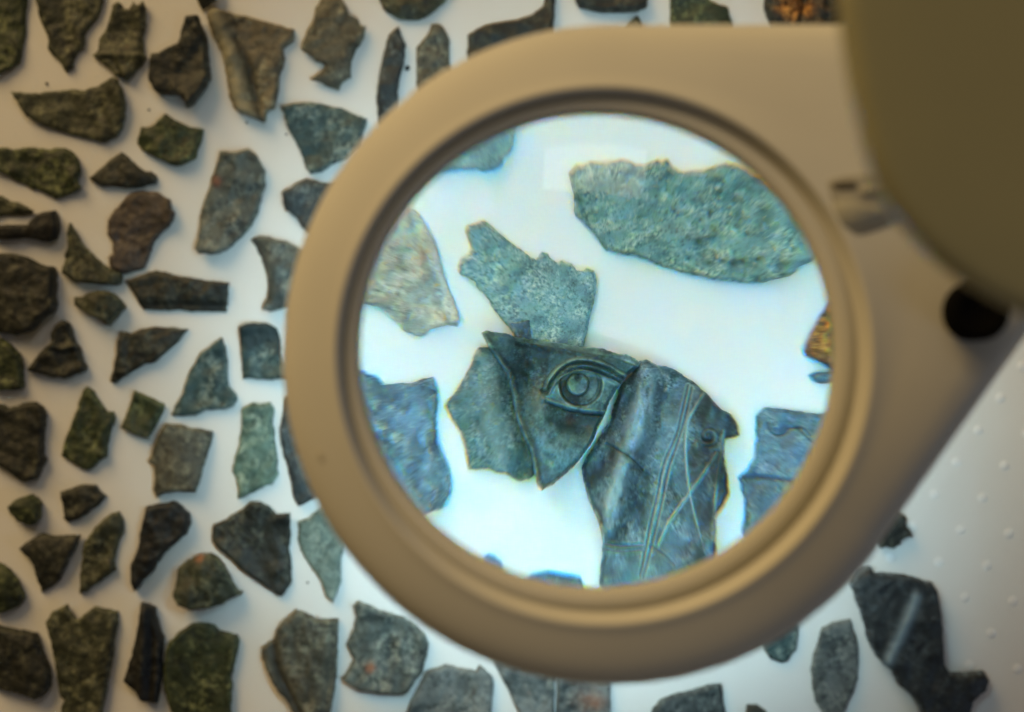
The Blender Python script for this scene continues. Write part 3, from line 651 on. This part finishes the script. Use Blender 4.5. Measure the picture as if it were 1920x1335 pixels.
    lg = gauss(np.where(ll > 0, d_ll - 6, 99), 1.9); z -= 5 * lg; di += .5 * lg
    di += .8 * gauss(np.hypot((u - 1078) * .5, v - 790), 16) * (ll > 5)  # shade of the hollow under the eye, painted dark
    # inner corner of the eye
    z += 6 * gauss(np.hypot(u - 1019, v - 748), 8); we += .35 * gauss(np.hypot(u - 1019, v - 750), 10)
    di += .75 * gauss(np.hypot((u - 1000) * .8, (v - 690) * .8), 36) * (1 - ss((14 - d_out) / 8)) + .45 * gauss(np.hypot((u - 1085) * .35, v - 660), 9)  # nose bridge and brow shade painted dark
    we += .3 * gauss(np.hypot((u - 1040), v - 845), 45) + .25 * gauss(np.hypot(u - 1012, (v - 790) * .6), 15)  # light sheen painted on the cheek and beside the nose
    we += .22 * gauss(np.hypot(u - 935, v - 645), 26)
    fn = np.array([noise.fractal(Vector((a * .06, b * .06, 7.7)), .8, 2.1, 5) for a, b in P])
    return z + fn * 1.2, np.clip(we * np.clip(.9 + 1.0 * fn, .2, 1.4) + .12 * np.clip(fn, 0, 1), 0, .9), np.clip(di * np.clip(1 + .8 * fn, .3, 1.4), 0, .95)
def eye_regions(C):
    ui, uo, ll = below(C, UL_IN), below(C, UL_OUT), below(C, LL)
    ine = (ui > 0) & (ll < 0) & (C[:, 0] > 1030)
    rp = np.hypot(C[:, 0] - PU[0], C[:, 1] - PU[1]); r = np.hypot(C[:, 0] - IR[0], C[:, 1] - IR[1])
    out = np.full(len(C), '', dtype=object)
    out[ine] = 'eyeball'; out[ine & (r < IR[2] - 1)] = 'iris'; out[ine & (rp < PU[2] + .5)] = 'pupil'
    out[(ui <= 0) & (uo > 3) & (C[:, 0] > 1030) & (C[:, 0] < 1172)] = 'upper_eyelid'
    return list(out)
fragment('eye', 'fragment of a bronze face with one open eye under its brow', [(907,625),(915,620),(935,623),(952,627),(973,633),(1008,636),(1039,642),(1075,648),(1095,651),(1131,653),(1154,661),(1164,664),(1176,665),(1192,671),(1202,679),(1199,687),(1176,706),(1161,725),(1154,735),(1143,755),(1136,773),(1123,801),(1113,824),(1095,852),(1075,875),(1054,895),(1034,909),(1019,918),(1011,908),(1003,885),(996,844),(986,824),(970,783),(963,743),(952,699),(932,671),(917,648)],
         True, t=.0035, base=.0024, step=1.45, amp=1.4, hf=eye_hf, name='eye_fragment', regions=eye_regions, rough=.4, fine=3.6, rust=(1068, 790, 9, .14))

# the piece with engraved hair
def hair_hf(P, D, N):
    u, v = P[:, 0], P[:, 1]
    d, t, s = seg_dist(P, smooth_line([(1214,690),(1205,760),(1165,880),(1140,990)]))
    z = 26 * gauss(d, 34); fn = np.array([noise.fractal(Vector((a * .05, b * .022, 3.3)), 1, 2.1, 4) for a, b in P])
    we = .44 * gauss(d - 4, 15) * (v > 690) * np.clip(.75 + 1.1 * fn, .1, 1.2)  # pale sheen streak painted along the worn ridge
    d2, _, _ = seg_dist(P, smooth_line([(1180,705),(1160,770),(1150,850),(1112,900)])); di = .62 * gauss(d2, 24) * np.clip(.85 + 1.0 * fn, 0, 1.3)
    d3, _, _ = seg_dist(P, [(1330,760),(1345,900),(1330,1050)]); z += 14 * gauss(d3, 40); di = di + .66 * gauss(d3 - 6, 34) * np.clip(.9 + .9 * fn, 0, 1.3)  # shadow of the lower right part painted dark
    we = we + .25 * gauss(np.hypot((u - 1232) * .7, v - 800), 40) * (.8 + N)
    for L, w, dep, dd, rg in (
        ([(1290,722),(1279,770),(1268,815),(1245,870),(1232,930),(1218,990),(1200,1080)], 1.4, 5, .8, .5),
        ([(1297,726),(1286,775),(1275,815),(1253,880),(1241,940),(1227,1000),(1206,1085)], 1.4, 5, .8, .5),
        ([(1320,738),(1303,764),(1290,790),(1286,830),(1287,870),(1293,920),(1306,980),(1322,1040)], 1.3, -4, 0, .95),
        ([(1345,850),(1318,890),(1290,930),(1258,975),(1234,1024)], 1.3, -4, 0, .95),
        ([(1358,808),(1350,870),(1342,930),(1337,1015)], 1.6, -5, 0, .95),
        ([(1132,1020),(1165,1024),(1206,1022)], 1.8, 9, .95, .5), ([(1132,1031),(1170,1034),(1206,1031)], 1.6, 5, .7, .3),
        ([(1218,1022),(1245,1040),(1265,1060)], 1.6, 5, .7, .3),
        ([(1136,832),(1160,846),(1180,858),(1205,880)], 1.3, 6, .9, 0)):
        g, _, _ = seg_dist(P, smooth_line(L)); z -= dep * gauss(g, w); di = np.maximum(di, dd * gauss(g, w * .9))
        we = np.maximum(we, rg * gauss(g - (3.2 if dep > 0 else 0), 1.6 if dep > 0 else 2.0))
    # curl
    r = np.hypot(u - 1328, v - 818); a = np.arctan2(v - 818, u - 1328)
    curl = np.cos(r / 2.3 - a) * (r < 21) * ss((21 - r) / 6); z += 3.2 * curl + 8 * gauss(r, 15)
    we = we + np.clip(curl, 0, 1) * .45; di = np.maximum(di, np.clip(-curl, 0, 1) * .45)
    r = np.hypot((u - 1306) * 1.6, v - 838); z += 6 * gauss(r, 9); we = we + .4 * gauss(r, 8)
    return z, np.clip(we, 0, .9), np.clip(di, 0, .9)
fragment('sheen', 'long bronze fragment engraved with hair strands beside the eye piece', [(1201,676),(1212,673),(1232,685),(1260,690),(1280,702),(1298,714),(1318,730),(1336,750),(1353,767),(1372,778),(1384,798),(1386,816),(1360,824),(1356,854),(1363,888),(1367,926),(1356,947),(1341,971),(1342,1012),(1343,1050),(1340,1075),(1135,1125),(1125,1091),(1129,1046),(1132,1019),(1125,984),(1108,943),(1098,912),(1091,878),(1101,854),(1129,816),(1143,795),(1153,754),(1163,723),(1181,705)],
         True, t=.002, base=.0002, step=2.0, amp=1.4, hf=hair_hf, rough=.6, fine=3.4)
def curl_hf(P, D, N):
    z, we, di = groove_set([[(1440,793),(1444,808),(1456,816),(1470,813),(1478,803)], [(1478,803),(1495,802),(1508,815),(1525,832)], [(1490,800),(1505,803),(1520,818)]], 2.2, 7, .8, .4)(P)
    d, t, s = seg_dist(P, [(1380,893),(1420,893),(1490,902)])
    return z - 6 * gauss(d, 3) + 5 * gauss(np.hypot(P[:, 0] - 1460, P[:, 1] - 797), 12), we + .3 * gauss(np.abs(P[:, 1] - 850), 18) * (N > 0), np.maximum(di, .7 * gauss(d, 2.4))
fragment('blue', 'blue grey fragment with an engraved spiral curl under the glass rim', [(1417,780),(1434,765),(1456,763),(1479,767),(1527,774),(1546,772),(1580,770),(1580,850),(1500,960),(1400,1020),(1391,993),(1396,963),(1396,937),(1389,911),(1383,894),(1400,885),(1417,855)], True, hf=curl_hf, amp=2.4)
def gilt_hf(P, D, N):
    return N * 8, None, None, np.clip(1.5 * gauss(P[:, 1] - 618, 44) + N * .5, 0, 1)
fragment('dark', 'gilded nugget glinting at the side rim of the glass', [(1555,565),(1548,572),(1531,600),(1516,630),(1505,657),(1509,667),(1520,671),(1535,680),(1552,690),(1600,700),(1610,560)], True, t=.004, mat=gilt, hf=gilt_hf)
fragment('blue', 'tiny tongue of metal just below the gilded nugget', [(1516,703),(1527,699),(1550,697),(1600,695),(1600,725),(1557,718),(1535,720),(1523,714)], True)
def slab_hf(P, D, N):
    d, t, s = seg_dist(P, [(700,735),(760,800),(800,880),(830,940)])
    return -4 * gauss(d, 40), .14 * gauss(d + 10, 45), None
slab = fragment('blue', 'slate blue fragment with a turned up ragged rim under the glass', [(683,696),(693,701),(713,709),(723,721),(775,718),(805,708),(813,706),(815,716),(821,733),(820,769),(817,785),(820,805),(820,831),(831,854),(841,878),(847,907),(847,924),(831,950),(802,962),(780,980),(690,880),(650,760),(660,690)], True, hf=slab_hf, fine=2.2, amp=2.6)
for pts in ([(784,719),(806,709),(813,707),(819,733),(800,726)], [(798,748),(819,736),(820,770),(814,785)], [(801,812),(820,806),(820,831),(832,856),(842,880),(846,906),(842,922),(828,900),(815,870),(806,842)], [(816,918),(844,925),(830,949),(805,960),(808,940)]):
    p = fragment('pale', None, pts, True, t=.0008, base=.0019, amp=.6, name='bent_rim', parent=slab, mat=patina('blue', 3.1))
    p.location = (p.location[0] - slab.location[0], p.location[1] - slab.location[1], 0)
fragment('blue', 'upper edge of a bluish fragment at the lower rim of the glass', [(985,1088),(1000,1075),(1030,1070),(1060,1076),(1090,1082),(1095,1110),(985,1110)], True)
fragment('blue', 'tiny glinting blue scrap at the lower rim of the glass', [(905,1044),(916,1038),(928,1041),(940,1052),(945,1070),(915,1070)], True)

# ------------------------------------------------------------------ the magnifier lamp
lamp = bpy.data.objects.new('magnifier_lamp', None); link(lamp)
hx, hy = at(1146, 668, .15)
lamp.location = (.42, .10, 0)
tag(lamp, 'tan magnifying lamp with a round glass lens held over the fragments', 'magnifying lamp')
def child(name, verts, faces, mat, smooth=True, parent=None):
    par = parent or lamp
    ofs = Vector((.42, .10, 0))
    return mesh_obj(name, [Vector(v) - ofs for v in verts], faces, mat, par, smooth)

# outline of the housing in photograph pixels: circle, flat top, straight slanting side, rounded far corner
OC = (1146.0, 668.0); OR = 616.0
NA = 288
def outline_r(th):
    """distance from the centre to the outline along direction th (image axes, v down)"""
    c, s = math.cos(th), math.sin(th)
    r = OR
    # half planes meet at a far corner
    nx, ny = .817, .576
    if s < 0: r = OR + 6.0 * s * s
    cand = []
    # region outside the circle to the upper right
    ang = math.degrees(math.atan2(s, c))      # v down: negative = up
    if -90 < ang < math.degrees(math.atan2(ny, nx)):
        d1 = 622.0 / (-s) if -s > 1e-6 else 1e9
        k = c * nx + s * ny; d2 = 613.0 / k if k > 1e-6 else 1e9
        r = min(d1, d2, 1180.0 - 20 * math.cos((ang + 25) * .05))
    return r
def dome(d):     # height of the face against the distance from the outline
    return
loops = []
def loop_out(inset, z):
    L = []
    for i in range(NA):
        th = 2 * math.pi * i / NA
        r = outline_r(th) - inset
        L.append((*at(OC[0] + r * math.cos(th), OC[1] + r * math.sin(th), z), z))
    return L
def loop_c(cx, cy, r, z):
    return [(*at(cx + r * math.cos(2 * math.pi * i / NA), cy + r * math.sin(2 * math.pi * i / NA), z), z) for i in range(NA)]
def mixloop(A, B, t, z):
    return [((1 - t) * a[0] + t * b[0], (1 - t) * a[1] + t * b[1], z) for a, b in zip(A, B)]
def lens_loop(r, z):
    return [(LX + r * math.cos(2 * math.pi * i / NA), LY - r * math.sin(2 * math.pi * i / NA), z) for i in range(NA)]
def loft(loops, closed=False):
    v = [p for L in loops for p in L]; f = []
    n = len(loops)
    for k in range(n if closed else n - 1):
        a, b = k * NA, ((k + 1) % n) * NA
        for i in range(NA):
            j = (i + 1) % NA; f.append((a + i, b + i, b + j, a + j))
    return v, f
IC = (1132.0, 667.0)
top_out = loop_out(30, .1592); top_in = loop_c(*IC, 512, .1630)
HL = [loop_out(24, .138), loop_out(14, .1385), loop_out(5, .146), loop_out(0, .1510), loop_out(2, .1537), loop_out(8, .1562), loop_out(17, .1579), top_out]
for t in (.25, .5, .75): HL.append(mixloop(top_out, top_in, t, .1592 + .0038 * t ** .85))
HL += [top_in, loop_c(*IC, 505, .1637), loop_c(*IC, 500, .1633), loop_c(1130, 666, 492, .1608), loop_c(1128, 665, 485, .1594), loop_c(1126, 664, 479, .1588)]
HL += [[(p[0], p[1], .1395) for p in lens_loop(.0705, .1395)], [(p[0], p[1], .1382) for p in lens_loop(.0715, .1382)]]
v, f = loft(HL, True)
f = [tuple(reversed(q)) for q in f]
child('ring_housing', v, f, M_TAN)
# inner bezel that holds the glass
BL = [loop_c(1127, 665, 486, .1575), loop_c(1126, 664, 480, .1590), loop_c(1125, 663.5, 475, .1600), loop_c(1123, 662, 469, .1604), loop_c(1121, 660.5, 461, .1601), loop_c(1119.5, 659, 453, .1598), loop_c(1118.5, 658.5, 446, .1590), loop_c(1118, 658, 442, .1576), lens_loop(.0628, .1555), lens_loop(.0630, .1530), lens_loop(.0668, .1520), lens_loop(.0668, .1400), lens_loop(.0700, .1394)]
v, f = loft(BL); child('lens_bezel', v, [tuple(reversed(q)) for q in f], M_TAN)

# the glass: two spherical faces and a ground edge
NR, NS = 72, 192
lv, lf = [], []
def cap(sign):
    base = len(lv)
    lv.append((LX, LY, LENS_Z + sign * (LENS_EDGE / 2 + SAG)))
    for k in range(1, NR + 1):
        r = LENS_R * k / NR
        z = LENS_Z + sign * (LENS_EDGE / 2 + SAG - (LENS_CURV - math.sqrt(LENS_CURV ** 2 - r * r)))
        for i in range(NS):
            a = 2 * math.pi * i / NS; lv.append((LX + r * math.cos(a), LY + r * math.sin(a), z))
    for i in range(NS):
        j = (i + 1) % NS
        q = (base, base + 1 + i, base + 1 + j); lf.append(q if sign > 0 else q[::-1])
        for k in range(NR - 1):
            a, b = base + 1 + k * NS, base + 1 + (k + 1) * NS
            q = (a + i, b + i, b + j, a + j); lf.append(q if sign > 0 else q[::-1])
    return base + 1 + (NR - 1) * NS
e1 = cap(1); e2 = cap(-1)
for i in range(NS):
    j = (i + 1) % NS; lf.append((e1 + i, e2 + i, e2 + j, e1 + j))
lens = child('lens', lv, lf, glass_material())
lens.data.materials.append(glass_material('coated_glass_underside', False))
ncap = NS * NR
lens.data.polygons.foreach_set('material_index', [0] * ncap + [1] * (len(lf) - ncap))
lens['label'] = 'round convex magnifying glass'

# lamps round the underside of the glass: a printed ring with light points
def ring_mesh(r0, r1, z0, z1, n=96):
    v = []
    for r, z in ((r0, z0), (r1, z0), (r1, z1), (r0, z1)):
        v += [(LX + r * math.cos(2 * math.pi * i / n), LY + r * math.sin(2 * math.pi * i / n), z) for i in range(n)]
    f = []
    for k in range(4):
        a, b = k * n, ((k + 1) % 4) * n
        for i in range(n): j = (i + 1) % n; f.append((a + i, a + j, b + j, b + i))
    return v, f
v, f = ring_mesh(.0745, .0815, .1368, .1379)
child('led_strip', v, f, plain('white_circuit_board', (.7, .7, .7), .5))
NL = 12
for i in range(NL):
    a = 2 * math.pi * (i + .5) / NL
    x, y = LX + .079 * math.cos(a), LY + .079 * math.sin(a)
    o = area('led_lamp', (x, y, .1364), (x + .006 * math.cos(a) + .006, y + .006 * math.sin(a) - .004, 0), .0160 * (1 + .4 * math.cos(a - math.radians(250))), (.55, .91, 1.05), .006, None, 'DISK')
    o.data.spread = math.radians(86)

# hinge knuckle, stub and latch of the cover beside the ring
def slab_part(name, pts, z0, z1, mat, bev=4.0):
    """a plate with rounded upper edge, outline in photograph pixels"""
    P = np.array(pts, float); c = P.mean(0)
    L = []
    for k, (s, z) in enumerate(((0, z0), (0, z1 - .0012), (bev * .3, z1 - .0004), (bev, z1))):
        q = c + (P - c) * (1 - s / np.linalg.norm(P - c, axis=1))[:, None]
        L.append([(*at(u, w, z1), z) for u, w in q])
    v = [p for l in L for p in l]; n = len(P); f = []
    for k in range(3):
        for i in range(n): j = (i + 1) % n; f.append((k*n+i, k*n+n+i, k*n+n+j, k*n+j))
    f.append(tuple(range(4*n-1, 3*n-1, -1)))
    return child(name, v, f, mat)
def pxloop(pts, k=4): return [tuple(q) for q in smooth_line(pts + [pts[0]], k)[:-1]]
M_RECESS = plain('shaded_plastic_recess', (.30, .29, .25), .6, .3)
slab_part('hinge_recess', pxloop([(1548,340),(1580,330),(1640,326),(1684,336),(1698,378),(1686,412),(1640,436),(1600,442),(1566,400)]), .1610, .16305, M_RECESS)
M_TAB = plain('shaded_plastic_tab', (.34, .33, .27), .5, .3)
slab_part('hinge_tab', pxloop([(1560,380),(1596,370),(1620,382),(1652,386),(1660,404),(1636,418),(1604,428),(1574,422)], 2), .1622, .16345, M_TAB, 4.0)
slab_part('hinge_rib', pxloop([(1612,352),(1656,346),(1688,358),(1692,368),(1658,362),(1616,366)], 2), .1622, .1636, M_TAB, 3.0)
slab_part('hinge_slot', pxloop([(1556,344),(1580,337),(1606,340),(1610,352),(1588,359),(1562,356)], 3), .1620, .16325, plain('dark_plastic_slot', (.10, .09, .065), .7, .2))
slab_part('dimple', pxloop([(592,842),(612,830),(632,842),(636,858),(618,872),(598,866)], 3), .1580, .16045, plain('darker_plastic_mark', (.52, .49, .40), .5), 10.0)  # slightly darker plastic plate at the dimple

# black knob on the housing, half hidden by the cover
kx, ky = at(1842, 582, .170)
kv, kf = [], []
for r, z in ((.0077, .158), (.0077, .1680), (.0072, .1692), (.0050, .1696), (.0046, .1690), (.0004, .1690)):
    kv += [(kx + r * math.cos(2 * math.pi * i / 40), ky + r * math.sin(2 * math.pi * i / 40), z) for i in range(40)]
for k in range(5):
    for i in range(40): j = (i + 1) % 40; kf.append((k*40+i, k*40+j, k*40+40+j, k*40+40+i))
child('knob', kv, kf, M_BLACK)

# round cover of the glass, swung open above the hinge: a shallow dish standing askew
CPX = smooth_line([(1575,0),(1589,100),(1606,200),(1638,320),(1698,425),(1790,513),(1912,585),(2060,635),(2250,640),(2430,560),(2520,380),(2540,150),(2520,-120),(2400,-330),(2150,-430),(1850,-400),(1650,-270),(1580,-130),(1575,0)], 7)[:-1]
CZ0 = .285
cb = []
for u, w in CPX:
    x, y = at(u, w, CZ0); cb.append(Vector((x, y, CZ0)))
cc0 = sum(cb, Vector()) / len(cb)
def ctilt0(p): return Vector((p.x, p.y, CZ0 - .22 * (p.x - cc0.x) + .10 * (p.y - cc0.y)))
def ctilt(p):       # lean the cover, keeping its outline on the same lines of sight
    q = ctilt0(p); k = (CAM_Z - q.z) / (CAM_Z - CZ0)
    return Vector((p.x * k, p.y * k, q.z))
cb = [ctilt(p) for p in cb]; cc0 = ctilt(cc0)
cv, cf = [], []
prof = [(.97, -.0050), (.99, -.0042), (1.0, -.0022), (1.0, -.0004), (.992, .0012), (.975, .0020), (.92, .0024), (.6, .0028)]
nC = len(cb)
for r, h in prof:
    cv += [cc0 + (p - cc0) * r + Vector((0, 0, h)) for p in cb]
for k in range(len(prof) - 1):
    for i in range(nC): j = (i + 1) % nC; cf.append((k*nC+i, k*nC+nC+i, k*nC+nC+j, k*nC+j))
cf.append(tuple(range(nC))); cf.append(tuple(range(len(prof)*nC-1, (len(prof)-1)*nC-1, -1)))
cover = child('lens_cover', cv, cf, M_COVER); cover['label'] = 'dull olive rounded cover swung open'

# (the strut of the cover and the arm are built below)
# arm, post and foot that carry the head (beside the picture)
def tube(name, pts, r, mat, n=20):
    pts = [Vector(p) for p in pts]; v, f = [], []
    for k, p in enumerate(pts):
        d = (pts[min(k+1, len(pts)-1)] - pts[max(k-1, 0)]).normalized()
        x = d.cross(Vector((0, 1, .01))).normalized(); y = d.cross(x)
        v += [p + x * (r * math.cos(2*math.pi*i/n)) + y * (r * math.sin(2*math.pi*i/n)) for i in range(n)]
    for k in range(len(pts) - 1):
        for i in range(n): j = (i + 1) % n; f.append((k*n+i, k*n+j, k*n+n+j, k*n+n+i))
    f.append(tuple(range(n-1, -1, -1))); f.append(tuple(range((len(pts)-1)*n, len(pts)*n)))
    return child(name, v, f, mat)
tube('arm', [(.165, .062, .142), (.24, .075, .150), (.32, .088, .155), (.385, .097, .146), (.415, .10, .110), (.42, .10, .02)], .009, M_METAL)
bv, bf = [], []
for r, z in ((.060, 0.0), (.060, .014), (.054, .020), (.012, .024), (.0115, .040)):
    bv += [(.42 + r * math.cos(2*math.pi*i/64), .10 + r * math.sin(2*math.pi*i/64), z) for i in range(64)]
for k in range(4):
    for i in range(64): j = (i + 1) % 64; bf.append((k*64+i, k*64+j, k*64+64+j, k*64+64+i))
bf.append(tuple(range(63, -1, -1)))
child('foot', bv, bf, M_TAN)
tube('cover_strut', [(*at(2150, 150, .16), .150), (*at(2150, 140, .20), .200), (cc0.x, cc0.y, cc0.z - .004)], .006, M_TAN)
